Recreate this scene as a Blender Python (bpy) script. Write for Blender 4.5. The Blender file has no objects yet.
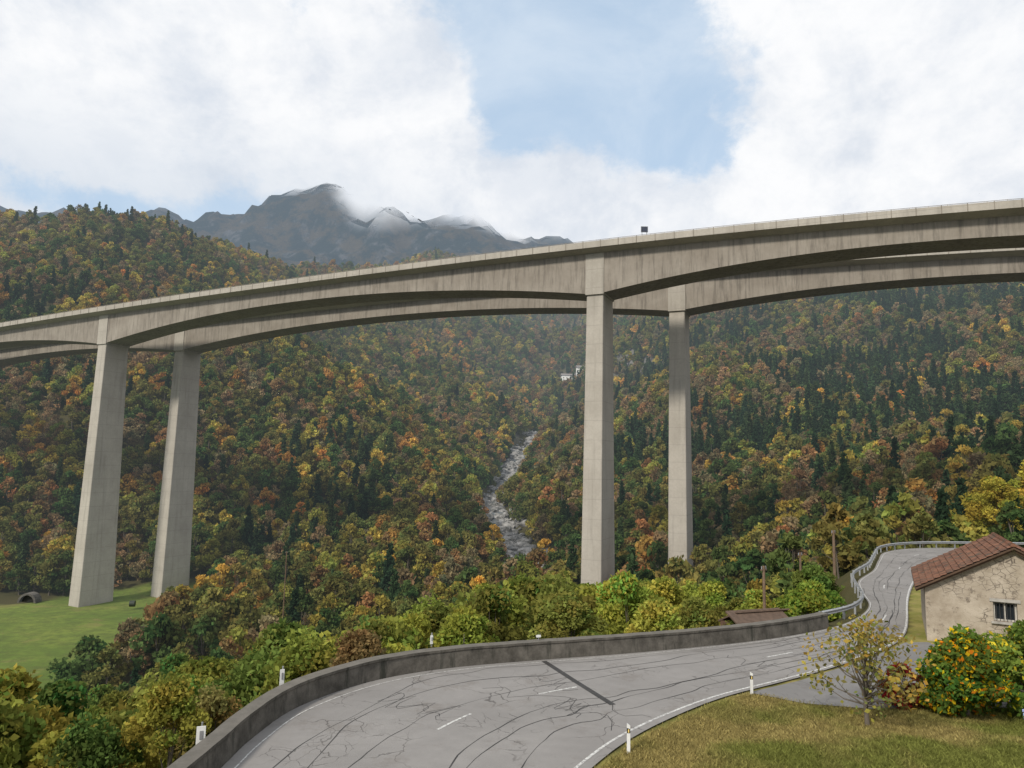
import bpy, math, random, bmesh
import numpy as np
from mathutils import Vector, Matrix
random.seed(4); rng=np.random.default_rng(4)
scene=bpy.context.scene
COL=bpy.context.collection
def link(o): COL.objects.link(o); return o
def sm(x,a,b):
    t=np.clip((x-a)/(b-a),0,1); return t*t*(3-2*t)

# ------------------------------------------------------------ node helpers
class N:
    def __init__(s,nt): s.nt=nt; s.nt.nodes.clear()
    def new(s,t,**k):
        n=s.nt.nodes.new(t)
        for a,b in k.items(): setattr(n,a,b)
        return n
    def put(s,sock,v):
        if isinstance(v,bpy.types.NodeSocket): s.nt.links.new(v,sock)
        elif v is not None: sock.default_value=v
    def m(s,op,a,b=None,c=None,clamp=False):
        n=s.new('ShaderNodeMath',operation=op,use_clamp=clamp)
        s.put(n.inputs[0],a)
        if b is not None: s.put(n.inputs[1],b)
        if c is not None: s.put(n.inputs[2],c)
        return n.outputs[0]
    def vm(s,op,a,b=None,out=0):
        n=s.new('ShaderNodeVectorMath',operation=op)
        s.put(n.inputs[0],a)
        if b is not None: s.put(n.inputs[1],b)
        return n.outputs[out]
    def mix(s,f,a,b,bt='MIX'):
        n=s.new('ShaderNodeMix',data_type='RGBA',blend_type=bt)
        s.put(n.inputs[0],f); s.put(n.inputs[6],c4(a)); s.put(n.inputs[7],c4(b)); return n.outputs[2]
    def noise(s,vec,scale,detail=4,rough=.55,dist=0,out=0):
        n=s.new('ShaderNodeTexNoise'); s.put(n.inputs['Vector'],vec)
        n.inputs['Scale'].default_value=scale; n.inputs['Detail'].default_value=detail
        n.inputs['Roughness'].default_value=rough; n.inputs['Distortion'].default_value=dist
        return n.outputs[out]
    def voro(s,vec,scale,feature='F1'):
        n=s.new('ShaderNodeTexVoronoi',feature=feature); s.put(n.inputs['Vector'],vec); n.inputs['Scale'].default_value=scale; return n.outputs[0]
    def ss(s,x,a,b):
        n=s.new('ShaderNodeMapRange',interpolation_type='SMOOTHSTEP'); s.put(n.inputs[0],x)
        n.inputs[1].default_value=a; n.inputs[2].default_value=b; n.inputs[3].default_value=0; n.inputs[4].default_value=1
        return n.outputs[0]
    def mapr(s,x,a,b,c,d):
        n=s.new('ShaderNodeMapRange'); s.put(n.inputs[0],x)
        for i,v in enumerate((a,b,c,d)): n.inputs[i+1].default_value=v
        return n.outputs[0]
    def scale(s,v,sc):
        n=s.new('ShaderNodeMapping'); s.put(n.inputs[0],v); n.inputs['Scale'].default_value=sc; return n.outputs[0]
    def pos(s): return s.new('ShaderNodeNewGeometry').outputs['Position']
def c4(a):
    if isinstance(a,(tuple,list)) and len(a)==3: return (*a,1)
    return a
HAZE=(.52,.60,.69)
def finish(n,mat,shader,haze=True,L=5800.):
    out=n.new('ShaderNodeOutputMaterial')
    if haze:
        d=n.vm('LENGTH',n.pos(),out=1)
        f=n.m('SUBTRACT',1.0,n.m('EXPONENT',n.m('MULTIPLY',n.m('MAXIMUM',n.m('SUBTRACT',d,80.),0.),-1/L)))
        e=n.new('ShaderNodeEmission'); e.inputs[0].default_value=(*HAZE,1); e.inputs[1].default_value=.95  # aerial haze painted into the surface as glow, growing with distance from origin
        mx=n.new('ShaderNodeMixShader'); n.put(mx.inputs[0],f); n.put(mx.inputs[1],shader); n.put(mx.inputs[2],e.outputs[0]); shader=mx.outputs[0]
    n.put(out.inputs[0],shader)
    try: mat.cycles.emission_sampling='NONE'
    except Exception: pass
def newmat(name):
    m=bpy.data.materials.new(name); m.use_nodes=True; return m,N(m.node_tree)
def bsdf(n,col,rough=.8,bump=None,bs=.3,bd=.1,metal=0,spec=.3):
    b=n.new('ShaderNodeBsdfPrincipled'); n.put(b.inputs['Base Color'],c4(col)); n.put(b.inputs['Roughness'],rough)
    b.inputs['Metallic'].default_value=metal; b.inputs['Specular IOR Level'].default_value=spec
    if bump is not None:
        bp=n.new('ShaderNodeBump'); bp.inputs['Strength'].default_value=bs; bp.inputs['Distance'].default_value=bd
        n.put(bp.inputs['Height'],bump); n.put(b.inputs['Normal'],bp.outputs[0])
    return b.outputs[0]
def simple(name,col,rough=.7,metal=0,var=.25,sc=3.,haze=False):
    m,n=newmat(name); p=n.pos(); k=n.noise(p,sc,5)
    c=n.mix(n.mapr(k,.3,.7,0,1),tuple(x*(1-var) for x in col),tuple(min(1,x*(1+var)) for x in col))
    finish(n,m,bsdf(n,c,rough,metal=metal),haze); return m
def mesh_obj(name,verts,faces,mats=(),smooth=False,parent=None,mi=None,lnk=True):
    me=bpy.data.meshes.new(name); me.from_pydata([tuple(v) for v in verts],[],[tuple(f) for f in faces]); 
    for m in mats: me.materials.append(m)
    if mi is not None: me.polygons.foreach_set('material_index',np.asarray(mi,dtype=np.int32))
    if smooth: me.polygons.foreach_set('use_smooth',np.ones(len(me.polygons),dtype=bool))
    me.update(); o=bpy.data.objects.new(name,me)
    if lnk: link(o)
    if parent: o.parent=parent
    return o
class MB:
    def __init__(s): s.v=[];s.f=[];s.m=[]
    def box(s,c,size,rot=0,mi=0,tilt=None):
        x,y,z=[q/2 for q in size]; b=len(s.v); R=Matrix.Rotation(rot,3,'Z')
        if tilt is not None: R=R@tilt
        for dx in(-x,x):
            for dy in(-y,y):
                for dz in(-z,z): s.v.append(tuple(Vector(c)+R@Vector((dx,dy,dz))))
        for f in((0,1,3,2),(4,6,7,5),(0,4,5,1),(2,3,7,6),(0,2,6,4),(1,5,7,3)): s.f.append(tuple(b+i for i in f)); s.m.append(mi)
    def tube(s,pts,rad,n=8,mi=0,cap=True):
        b=len(s.v); pts=[Vector(p) for p in pts]
        for i,p in enumerate(pts):
            d=(pts[min(i+1,len(pts)-1)]-pts[max(i-1,0)]).normalized()
            u=d.orthogonal().normalized() if abs(d.z)<.99 else Vector((1,0,0)); u=(u-d*u.dot(d)).normalized(); w=d.cross(u)
            for k in range(n):
                a=2*math.pi*k/n; s.v.append(tuple(p+(u*math.cos(a)+w*math.sin(a))*rad[i]))
        for i in range(len(pts)-1):
            for k in range(n):
                s.f.append((b+i*n+k,b+i*n+(k+1)%n,b+(i+1)*n+(k+1)%n,b+(i+1)*n+k)); s.m.append(mi)
        if cap: s.f.append(tuple(b+(len(pts)-1)*n+k for k in range(n))); s.m.append(mi); s.f.append(tuple(b+n-1-k for k in range(n))); s.m.append(mi)
    def loft(s,rings,mi=0,closed=True,caps=True):
        b=len(s.v); n=len(rings[0])
        for r in rings: s.v+= [tuple(q) for q in r]
        for i in range(len(rings)-1):
            for k in range(n if closed else n-1):
                s.f.append((b+i*n+k,b+i*n+(k+1)%n,b+(i+1)*n+(k+1)%n,b+(i+1)*n+k)); s.m.append(mi)
        if caps and closed:
            s.f.append(tuple(b+n-1-k for k in range(n))); s.m.append(mi); s.f.append(tuple(b+(len(rings)-1)*n+k for k in range(n))); s.m.append(mi)
    def obj(s,name,mats,smooth=False,parent=None,bevel=0):
        o=mesh_obj(name,s.v,s.f,mats,smooth,parent,s.m)
        if bevel:
            md=o.modifiers.new('b','BEVEL'); md.width=bevel; md.segments=2; md.limit_method='ANGLE'
        return o

# ------------------------------------------------------------ camera
p=math.radians(6.6); r=math.radians(1.2)
cam=bpy.data.cameras.new('camera'); co=link(bpy.data.objects.new('camera',cam)); scene.camera=co
F=Vector((0,math.cos(p),math.sin(p))); U=Vector((0,-math.sin(p),math.cos(p))); R=Vector((1,0,0))
right=R*math.cos(r)+U*math.sin(r); up=U*math.cos(r)-R*math.sin(r)
M=Matrix.Identity(4)
for i in range(3): M[i][0]=right[i]; M[i][1]=up[i]; M[i][2]=-F[i]
M[0][3],M[1][3],M[2][3]=0,0,9; co.matrix_world=M
cam.sensor_width=36; cam.lens=700/1024*36; cam.clip_start=.3; cam.clip_end=30000

# ------------------------------------------------------------ light + sky
S=Vector((-.50,-.60,.62)).normalized()
sun=bpy.data.lights.new('sun','SUN'); sun.energy=3.2; sun.angle=math.radians(7); sun.color=(1,.93,.82)
so=link(bpy.data.objects.new('sun',sun)); so.rotation_euler=S.to_track_quat('Z','Y').to_euler()
w=bpy.data.worlds.new('World'); scene.world=w; w.use_nodes=True
n=N(w.node_tree)
tc=n.new('ShaderNodeTexCoord').outputs['Generated']
dirv=n.vm('NORMALIZE',tc)
sp=n.new('ShaderNodeSeparateXYZ'); n.put(sp.inputs[0],dirv)
az=n.m('MULTIPLY',n.m('ARCTAN2',sp.outputs[0],sp.outputs[1]),57.2958)
el=n.m('MULTIPLY',n.m('ARCSINE',sp.outputs[2]),57.2958)
sky=n.new('ShaderNodeTexSky',sky_type='NISHITA'); sky.sun_disc=False
sky.sun_elevation=math.asin(S.z); sky.sun_rotation=math.atan2(S.x,S.y); sky.air_density=1.2; sky.dust_density=1.5
def blob(a,e,ra,re,amp):
    da=n.m('DIVIDE',n.m('SUBTRACT',az,a),ra); de=n.m('DIVIDE',n.m('SUBTRACT',el,e),re)
    d=n.m('ADD',n.m('MULTIPLY',da,da),n.m('MULTIPLY',de,de))
    return n.m('MULTIPLY',n.m('EXPONENT',n.m('MULTIPLY',d,-1.)),amp)
bias=.42
for b in [(6,32,12,8,-.60),(-1,27,6,4.5,-.25),(13,25,6,4.5,-.24),(-31,17.3,12,2.0,-.55),(-22,38,20,4.0,-.26),(-8,29.5,4.5,4.5,.34),(36,28,14,12,.40),(-30,26,20,5,.3),(4,18.5,16,4,.5),(30,19,14,5,.4),(-8,20,8,3,.35)]:
    bias=n.m('ADD',bias,blob(*b))
warp=n.scale(dirv,(1,1,1.25))
n1=n.noise(warp,3.2,12,.58,.15); n2=n.noise(warp,11.,10,.66,.15)
dens=n.m('ADD',bias,n.m('ADD',n.m('MULTIPLY',n.m('SUBTRACT',n1,.5),1.9),n.m('MULTIPLY',n.m('SUBTRACT',n2,.5),1.0)))
mask=n.ss(dens,.03,.38)
n3=n.noise(n.vm('ADD',warp,(.03,.05,-.05)),4.5,10,.62,.2)
n4=n.noise(n.vm('ADD',warp,(.3,.1,-.25)),12.,8,.62,.2)
shade=n.m('ADD',n.m('MULTIPLY',n.ss(n3,.40,.64),.6),n.m('MULTIPLY',n.ss(n4,.42,.66),.30))
cloud=n.mix(shade,(8.2,8.25,8.35),(5.6,6.1,6.85))
lowl=n.m('MULTIPLY',n.ss(az,0,-18),n.ss(el,27,17))
cloud=n.mix(n.m('MULTIPLY',lowl,.6),cloud,(4.8,5.5,6.4))
veil=n.m('MULTIPLY',n.ss(n.noise(warp,2.6,8,.6,.6),.42,.72),.42)
skyc=n.mix(.70,sky.outputs[0],(5.1,6.5,8.1)); skyc=n.mix(veil,skyc,(7.3,7.8,8.3))
fin=n.mix(mask,skyc,cloud)
bg=n.new('ShaderNodeBackground'); n.put(bg.inputs[0],fin); bg.inputs[1].default_value=.12
wo=n.new('ShaderNodeOutputWorld'); n.put(wo.inputs[0],bg.outputs[0])
scene.view_settings.view_transform='Standard'; scene.view_settings.look='None'; scene.view_settings.exposure=0

# ------------------------------------------------------------ road outline (metres)
def catmull(P,step=.5):
    P=[Vector(q) for q in P]; out=[]
    for i in range(len(P)-1):
        a=P[max(i-1,0)];b=P[i];c=P[i+1];d=P[min(i+2,len(P)-1)]
        k=max(2,int((c-b).length/step))
        for j in range(k):
            t=j/k
            out.append(.5*((2*b)+(c-a)*t+(2*a-5*b+4*c-d)*t*t+(3*b-a-3*c+d)*t**3))
    out.append(P[-1]); return np.array([tuple(q) for q in out])
Lp=[(-8.4,-30),(-8.6,0),(-8.7,12),(-8.5,18),(-8.3,21.7),(-8.2,24),(-7.6,27.0),(-5.6,30.1),(-2.7,32.2),(1.6,33.9),(6.5,35.6),(13.5,38.6),(18.7,41.9),(22.0,45.2),(24.7,49.2),(26.6,54),(29.2,59.8),(33.9,66.5),(38.3,74),(43,81.5),(49,86.2),(57,88),(80,89),(140,93)]
Rp=[(-1.0,-30),(-1.2,0),(-.7,12),(.5,18),(2.6,22.2),(4.6,25.1),(7.5,28.1),(9.6,29.8),(12.5,31.7),(17.2,35.3),(21.2,39.0),(24.0,43.2),(26.7,48),(29.5,52.8),(33.4,59),(38.2,66),(43.5,73),(49.5,78.5),(57,81.2),(80,82),(140,86)]
Lc=catmull(Lp,.5); Rc=catmull(Rp,.5)
RN=[];j=0
for q in Lc:
    d=np.hypot(*(Rc-q).T); k=int(np.argmin(d)); j=max(j,k); RN.append(Rc[j])
RN=np.array(RN)
kern=np.ones(9)/9
RNs=np.c_[np.convolve(np.pad(RN[:,0],4,'edge'),kern,'valid'),np.convolve(np.pad(RN[:,1],4,'edge'),kern,'valid')]
def across(i,u): return Lc[i]*(1-u)+RNs[i]*u
def pline_dist(X,Y,C):
    best=np.full(X.shape,1e9); sg=np.ones(X.shape)
    for a,b in zip(C[:-1],C[1:]):
        d=b-a; L2=d@d
        if L2<1e-9: continue
        t=np.clip(((X-a[0])*d[0]+(Y-a[1])*d[1])/L2,0,1)
        dx=X-a[0]-t*d[0]; dy=Y-a[1]-t*d[1]; dd=np.hypot(dx,dy)
        cr=d[0]*(Y-a[1])-d[1]*(X-a[0])
        m=dd<best; best=np.where(m,dd,best); sg=np.where(m,np.sign(cr),sg)
    return best*sg
Lcoarse=np.vstack([catmull(Lp,2.5),[(400,120)]]); Rcoarse=np.vstack([catmull(Rp,2.5),[(400,113)]])

# ------------------------------------------------------------ terrain height
def vn(x,y,sd):
    ix=np.floor(x);iy=np.floor(y);fx=x-ix;fy=y-iy
    fx=fx*fx*(3-2*fx);fy=fy*fy*(3-2*fy)
    def h(a,b):
        v=np.sin(a*127.1+b*311.7+sd*74.7)*43758.5453; return v-np.floor(v)
    return (h(ix,iy)*(1-fx)+h(ix+1,iy)*fx)*(1-fy)+(h(ix,iy+1)*(1-fx)+h(ix+1,iy+1)*fx)*fy
def fbm(x,y,o=4,sd=1,ridge=False):
    s=0;a=1;t=0
    for i in range(o):
        v=vn(x,y,sd+i)
        if ridge: v=1-abs(2*v-1)
        s=s+a*v;t+=a;a*=.5;x=x*2.03+5.1;y=y*2.03+1.7
    return s/t
CP=[(-126,221,-35.5),(-105,236,-36),(-90,140,-35),(-150,180,-35),(-60,130,-35),(-200,230,-33),(-60,100,-34),(-30,60,-24),(0,80,-19),(-16,70,-21),(-19,50,-19),(0,55,-16),(40,90,-14),(-60,60,-32),(20,155,-24),(45,172,-25),(70,115,-8),
(5,225,-22),(0,290,-15),(-6,360,-8),(0,450,4),(25,600,23),(40,700,35),(-40,130,-36),(-20,180,-29),
(60,900,95),(100,1200,190),(150,1500,290),
(-380,520,165),(-336,600,196),(-300,750,228),(-240,950,268),(-112,1250,370),(36,1400,340),(189,1500,280),(-520,480,190),
(-500,900,210),(-600,650,210),(-400,1100,240),(-200,1600,320),(0,1900,330),(250,2100,250),(-800,900,300),(-1200,600,300),(-900,300,150),
(-195,330,32),(-220,300,8),(-150,270,-26),(-112,300,-8),(-180,600,100),(-58,650,72),(-17,1000,190),(-300,400,95),(-60,420,30),(-30,330,-2),(-120,450,62),
(60,330,4),(121,450,55),(160,800,150),(220,1200,290),(270,1000,270),(370,900,268),(470,850,248),(585,800,245),(217,450,58),(210,300,24),(100,180,-2),(61,180,-16),(40,270,-14),(30,420,8),(75,560,50),(350,600,150),(330,400,80),
(350,1300,260),(600,1200,250),(900,1000,290),(900,500,200),(600,400,130),(400,200,40),(60,90,0),(45,75,0),(120,120,3),(130,200,8),
(0,0,0),(40,40,0),(0,-100,4),(-200,-50,-25),(200,-50,12),(-350,100,-25),(300,60,25),(100,30,3),(-300,-400,20),(300,-400,60),(-1500,2000,400),(1500,2000,500),(-1500,-500,200),(1500,-500,300),(-450,200,-10),(0,-900,100)]
CP=np.array(CP,float)
def kf(d): return np.sqrt(d*d+20.**2)
D=np.hypot(CP[:,None,0]-CP[None,:,0],CP[:,None,1]-CP[None,:,1])
nn=len(CP); Aa=np.zeros((nn+1,nn+1)); Aa[:nn,:nn]=-kf(D)+np.eye(nn)*4.; Aa[:nn,nn]=1; Aa[nn,:nn]=1
W=np.linalg.solve(Aa,np.r_[CP[:,2],0])
SP=[(-75,85),(-55,105),(-40,130),(-20,180),(6,225),(3,262),(-3,300),(-11,350),(-4,400),(-2,450),(8,520),(27,600),(40,700)]
STREAM=catmull(SP,10)
MEADOW=[(-100,250),(-82,178),(-80,150),(-84,130),(-112,118),(-330,126),(-330,214),(-150,217),(-138,236)]
def inpoly(X,Y,P):
    c=np.zeros(X.shape,bool); k=len(P)
    for i in range(k):
        x1,y1=P[i];x2,y2=P[(i+1)%k]
        if y1==y2: continue
        c^=((y1>Y)!=(y2>Y))&(X<(x2-x1)*(Y-y1)/(y2-y1)+x1)
    return c
def height(X,Y):
    X=np.asarray(X,float);Y=np.asarray(Y,float); sh=X.shape; x=X.ravel();y=Y.ravel()
    b=np.full(x.shape,W[-1])
    for i in range(nn): b-=W[i]*kf(np.hypot(x-CP[i,0],y-CP[i,1]))
    rr=np.hypot(x,y)
    amp=sm(rr,230,700)
    b+=amp*((fbm(x/150,y/150,4,3)-.5)*60+(fbm(x/60+9,y/60,3,8,True)-.5)*22)
    b+=sm(rr,60,150)*(fbm(x/22,y/22,2,5)-.5)*3*(~inpoly(x,y,MEADOW))
    sd=np.abs(pline_dist(x,y,STREAM)); b-=5*(1-sm(sd,5,17))*sm(rr,150,230)
    s=pline_dist(x,y,Lcoarse); dr=-pline_dist(x,y,Rcoarse)
    bn=fbm(x/5,y/5,3,6)-.5
    zout=np.where(b>0,b*sm(s,3,35),np.maximum(b,-.85*np.maximum(s-.7,0)+bn*1.2*sm(s,1,5)))
    hill=np.maximum(b,0)*sm(dr,18,70)
    lawn=.55*sm(27.2-y,0,5)*sm(dr,.6,5)*(x>0)+sm(dr,.5,3)*(fbm(x/2.2,y/2.2,3,2)-.5)*.14
    zin=-.06+hill+lawn*sm(60-rr,0,10)
    z=np.where(s>0,np.where(s<.7,-.06,zout),np.where(dr<0,-.06,zin))
    return z.reshape(sh)
def graded(a0,a1,d,lo,hi,g=1.045):
    c=list(np.arange(a0,a1+d/2,d)); st=d;x=c[-1]
    while x<hi: st=min(st*g,45); x+=st; c.append(x)
    st=d;x=c[0];pre=[]
    while x>lo: st=min(st*g,45); x-=st; pre.append(x)
    return np.array(pre[::-1]+c)
gx=graded(-14,34,.55,-1700,1800); gy=graded(14,60,.55,-700,2300,1.03)
GX,GY=np.meshgrid(gx,gy); GZ=height(GX,GY)
V=np.c_[GX.ravel(),GY.ravel(),GZ.ravel()]; nx=len(gx);ny=len(gy)
idx=np.arange(nx*ny).reshape(ny,nx)
Fq=np.stack([idx[:-1,:-1],idx[:-1,1:],idx[1:,1:],idx[1:,:-1]],-1).reshape(-1,4)
def grid_mesh(name,V,Fq):
    me=bpy.data.meshes.new(name); me.vertices.add(len(V)); me.vertices.foreach_set('co',V.astype(np.float32).ravel())
    me.loops.add(Fq.size); me.loops.foreach_set('vertex_index',Fq.astype(np.int32).ravel())
    k=Fq.shape[1]
    me.polygons.add(len(Fq)); me.polygons.foreach_set('loop_start',np.arange(0,Fq.size,k,dtype=np.int32)); me.polygons.foreach_set('loop_total',np.full(len(Fq),k,dtype=np.int32))
    me.update(calc_edges=True); return me
me=grid_mesh('ground',V,Fq); me.polygons.foreach_set('use_smooth',np.ones(len(Fq),bool))
x=V[:,0];y=V[:,1]
mead=inpoly(x+(fbm(x/15,y/15,3,1)-.5)*14,y,MEADOW).astype(float)
drv=-pline_dist(x,y,Rcoarse)
lawnm=((drv>0)&(np.hypot(x,y)<105)).astype(float)
gzx=np.gradient(GZ,gx,axis=1);gzy=np.gradient(GZ,gy,axis=0);slope=np.hypot(gzx,gzy).ravel()
rock=sm(slope+(fbm(x/40,y/40,3,4)-.5)*.5,.95,1.3)*(np.hypot(x,y)>250)
ca=me.color_attributes.new('mask','FLOAT_COLOR','POINT')
ca.data.foreach_set('color',np.c_[mead,lawnm,rock,np.ones(len(x))].astype(np.float32).ravel())
m,n=newmat('ground_mat'); P=n.pos()
at=n.new('ShaderNodeVertexColor',layer_name='mask'); sp=n.new('ShaderNodeSeparateColor'); n.put(sp.inputs[0],at.outputs[0])
soil=n.mix(n.noise(P,.08,8,.65),(.035,.045,.016),(.10,.078,.036))
g1=n.mix(n.mapr(n.noise(P,.045,6,.6),.35,.65,0,1),(.09,.15,.028),(.18,.225,.045)); g1=n.mix(n.mapr(n.noise(P,.35,8,.75),.38,.62,0,.8),g1,(.085,.105,.03))
g1=n.mix(n.m('MULTIPLY',n.ss(n.noise(P,.09,7,.7),.54,.66),.7),g1,(.19,.175,.06))
l1=n.mix(n.mapr(n.noise(P,.5,6,.65),.35,.65,0,1),(.15,.155,.035),(.27,.23,.08)); l1=n.mix(n.ss(n.noise(P,1.6,5,.7),.55,.75),l1,(.22,.17,.085))
rk=n.mix(n.noise(n.scale(P,(.05,.05,.012)),1,10,.7),(.06,.06,.065),(.26,.25,.24))
c=n.mix(sp.outputs[0],soil,g1); c=n.mix(sp.outputs[1],c,l1); c=n.mix(sp.outputs[2],c,rk)
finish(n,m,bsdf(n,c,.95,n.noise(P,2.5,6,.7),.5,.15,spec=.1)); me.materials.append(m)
link(bpy.data.objects.new('ground',me))

# ------------------------------------------------------------ mountains behind
mx_=np.arange(-4200,4300,36.); my_=np.arange(1900,5600,36.)
MX,MY=np.meshgrid(mx_,my_)
MP=np.array([(-1110,3500,1390),(-900,3450,1370),(-1270,3500,1370),(-1380,3500,1180),(-1560,3500,1180),(-1911,3500,1190),(-2400,3500,1200),(-760,3500,1340),(-470,3500,1300),(-60,3500,1190),(290,3500,1070),(540,3500,760),(640,3600,720),(870,3400,900),(1200,3300,1050),(1600,3000,1050),(2040,3000,1150),(2300,3000,1250),(3200,3000,1500),(-2800,3500,1250),(-3800,3500,1500),
(-1800,2000,250),(-800,2000,250),(0,2000,260),(300,2100,200),(900,2000,220),(1800,2000,300),(-700,2600,650),(100,2700,620),(400,2600,330),(1000,2600,520),(1700,2500,600),(-1800,2600,600),
(-3000,2200,500),(3000,2200,700),(0,5500,1000),(-3000,5500,1000),(3000,5500,1200),(-1100,4500,1200)],float)
def k2(d): return np.sqrt(d*d+120.**2)
D=np.hypot(MP[:,None,0]-MP[None,:,0],MP[:,None,1]-MP[None,:,1]); nm=len(MP); A2=np.zeros((nm+1,nm+1)); A2[:nm,:nm]=-k2(D)+np.eye(nm)*5; A2[:nm,nm]=1; A2[nm,:nm]=1
W2=np.linalg.solve(A2,np.r_[MP[:,2],0]); x=MX.ravel();y=MY.ravel(); z=np.full(x.shape,W2[-1])
for i in range(nm): z-=W2[i]*k2(np.hypot(x-MP[i,0],y-MP[i,1]))
z+=sm(y,1950,2600)*((fbm(x/420+3,y/420,6,11,True)-.6)*200+(fbm(x/120,y/120,4,17,True)-.5)*120)
z-=(1-sm(y,1900,2150))*120
idx=np.arange(x.size).reshape(MX.shape)
Fm=np.stack([idx[:-1,:-1],idx[:-1,1:],idx[1:,1:],idx[1:,:-1]],-1).reshape(-1,4)
me=grid_mesh('mountain',np.c_[x,y,z],Fm); me.polygons.foreach_set('use_smooth',np.ones(len(Fm),bool))
m,n=newmat('mountain_mat'); P=n.pos()
k=n.noise(n.scale(P,(.012,.012,.0038)),1,12,.72)
c=n.mix(n.ss(k,.47,.64),(.024,.034,.022),(.13,.125,.118))
c=n.mix(n.m('MULTIPLY',n.ss(n.noise(P,.007,8,.7),.46,.58),.85),c,(.10,.075,.036))
sh=bsdf(n,c,.95,n.noise(P,.02,8,.7),1.0,35,spec=.05)
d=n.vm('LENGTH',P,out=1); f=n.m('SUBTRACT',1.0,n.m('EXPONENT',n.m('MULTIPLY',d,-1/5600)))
e=n.new('ShaderNodeEmission'); e.inputs[0].default_value=(.27,.34,.43,1); e.inputs[1].default_value=1.  # bluish airlight painted onto the mountain as emission, stronger with distance
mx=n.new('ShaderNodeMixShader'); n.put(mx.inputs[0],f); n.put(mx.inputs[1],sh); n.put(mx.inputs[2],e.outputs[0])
# low cloud wraps the summits: the surface dissolves into mist with altitude, lower towards the east
sp=n.new('ShaderNodeSeparateXYZ'); n.put(sp.inputs[0],P)
hz=n.m('ADD',sp.outputs[2],n.m('MULTIPLY',n.m('SUBTRACT',n.noise(n.scale(P,(1,1,.5)),.0022,5,.5),.5),260.))
hz=n.m('ADD',hz,n.m('MULTIPLY',n.ss(sp.outputs[0],300,900),500.))
hz=n.m('ADD',hz,n.m('MULTIPLY',n.ss(sp.outputs[0],-980,-700),230.))
fade=n.ss(hz,1270,1450)
tr=n.new('ShaderNodeBsdfTransparent'); m2=n.new('ShaderNodeMixShader'); n.put(m2.inputs[0],fade); n.put(m2.inputs[1],mx.outputs[0]); n.put(m2.inputs[2],tr.outputs[0])
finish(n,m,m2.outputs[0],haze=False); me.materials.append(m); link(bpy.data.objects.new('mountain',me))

# ------------------------------------------------------------ stream
sc_=catmull(SP,3)
hz=height(sc_[:,0],sc_[:,1]); vs=[];fs=[]
for i,q in enumerate(sc_):
    d=sc_[min(i+1,len(sc_)-1)]-sc_[max(i-1,0)]; d=d/np.hypot(*d); nrm=np.array((-d[1],d[0])); wd=6.0
    for k in range(5):
        o=q+nrm*wd*(k/2-1); vs.append((o[0],o[1],hz[i]+.9))
    if i: 
        for k in range(4): b=(i-1)*5+k; fs.append((b,b+5,b+6,b+1))
m,n=newmat('stream_mat'); P=n.pos(); fo=n.ss(n.noise(P,.4,8,.75,1.0),.55,.68)
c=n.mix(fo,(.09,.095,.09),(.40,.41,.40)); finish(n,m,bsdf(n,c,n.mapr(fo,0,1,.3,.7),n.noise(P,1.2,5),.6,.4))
mesh_obj('stream',vs,fs,[m],True)
def rocks(name,pts,szs,mat):
    bm=bmesh.new(); bmesh.ops.create_icosphere(bm,subdivisions=2,radius=1); bv=np.array([v.co for v in bm.verts]); bf=np.array([[v.index for v in f.verts] for f in bm.faces]); bm.free()
    VV=[];FF=[];o=0
    for q,s in zip(pts,szs):
        k=bv*(1+.5*(rng.random((len(bv),1))-.5))*np.array([1+rng.random()*.6,1,.6+.3*rng.random()])*s
        a=rng.random()*6.28; Rm=np.array([[math.cos(a),-math.sin(a),0],[math.sin(a),math.cos(a),0],[0,0,1]])
        VV.append(k@Rm.T+q); FF.append(bf+o); o+=len(bv)
    return mesh_obj(name,np.vstack(VV),np.vstack(FF),[mat])
pts=[];sz=[]
for i in range(2200):
    q=sc_[rng.integers(len(sc_))]; a=q+rng.normal(0,5.0,2); pts.append((a[0],a[1])); sz.append(.5+rng.random()**3*2.5)
pts=np.array(pts); pz=height(pts[:,0],pts[:,1]); 
m,n=newmat('boulder_mat'); c=n.mix(n.ss(n.noise(n.pos(),.35,6,.7),.33,.68),(.09,.09,.082),(.36,.35,.335)); finish(n,m,bsdf(n,c,.85))
rocks('river_boulders',np.c_[pts,pz+.8],sz,m)

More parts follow.
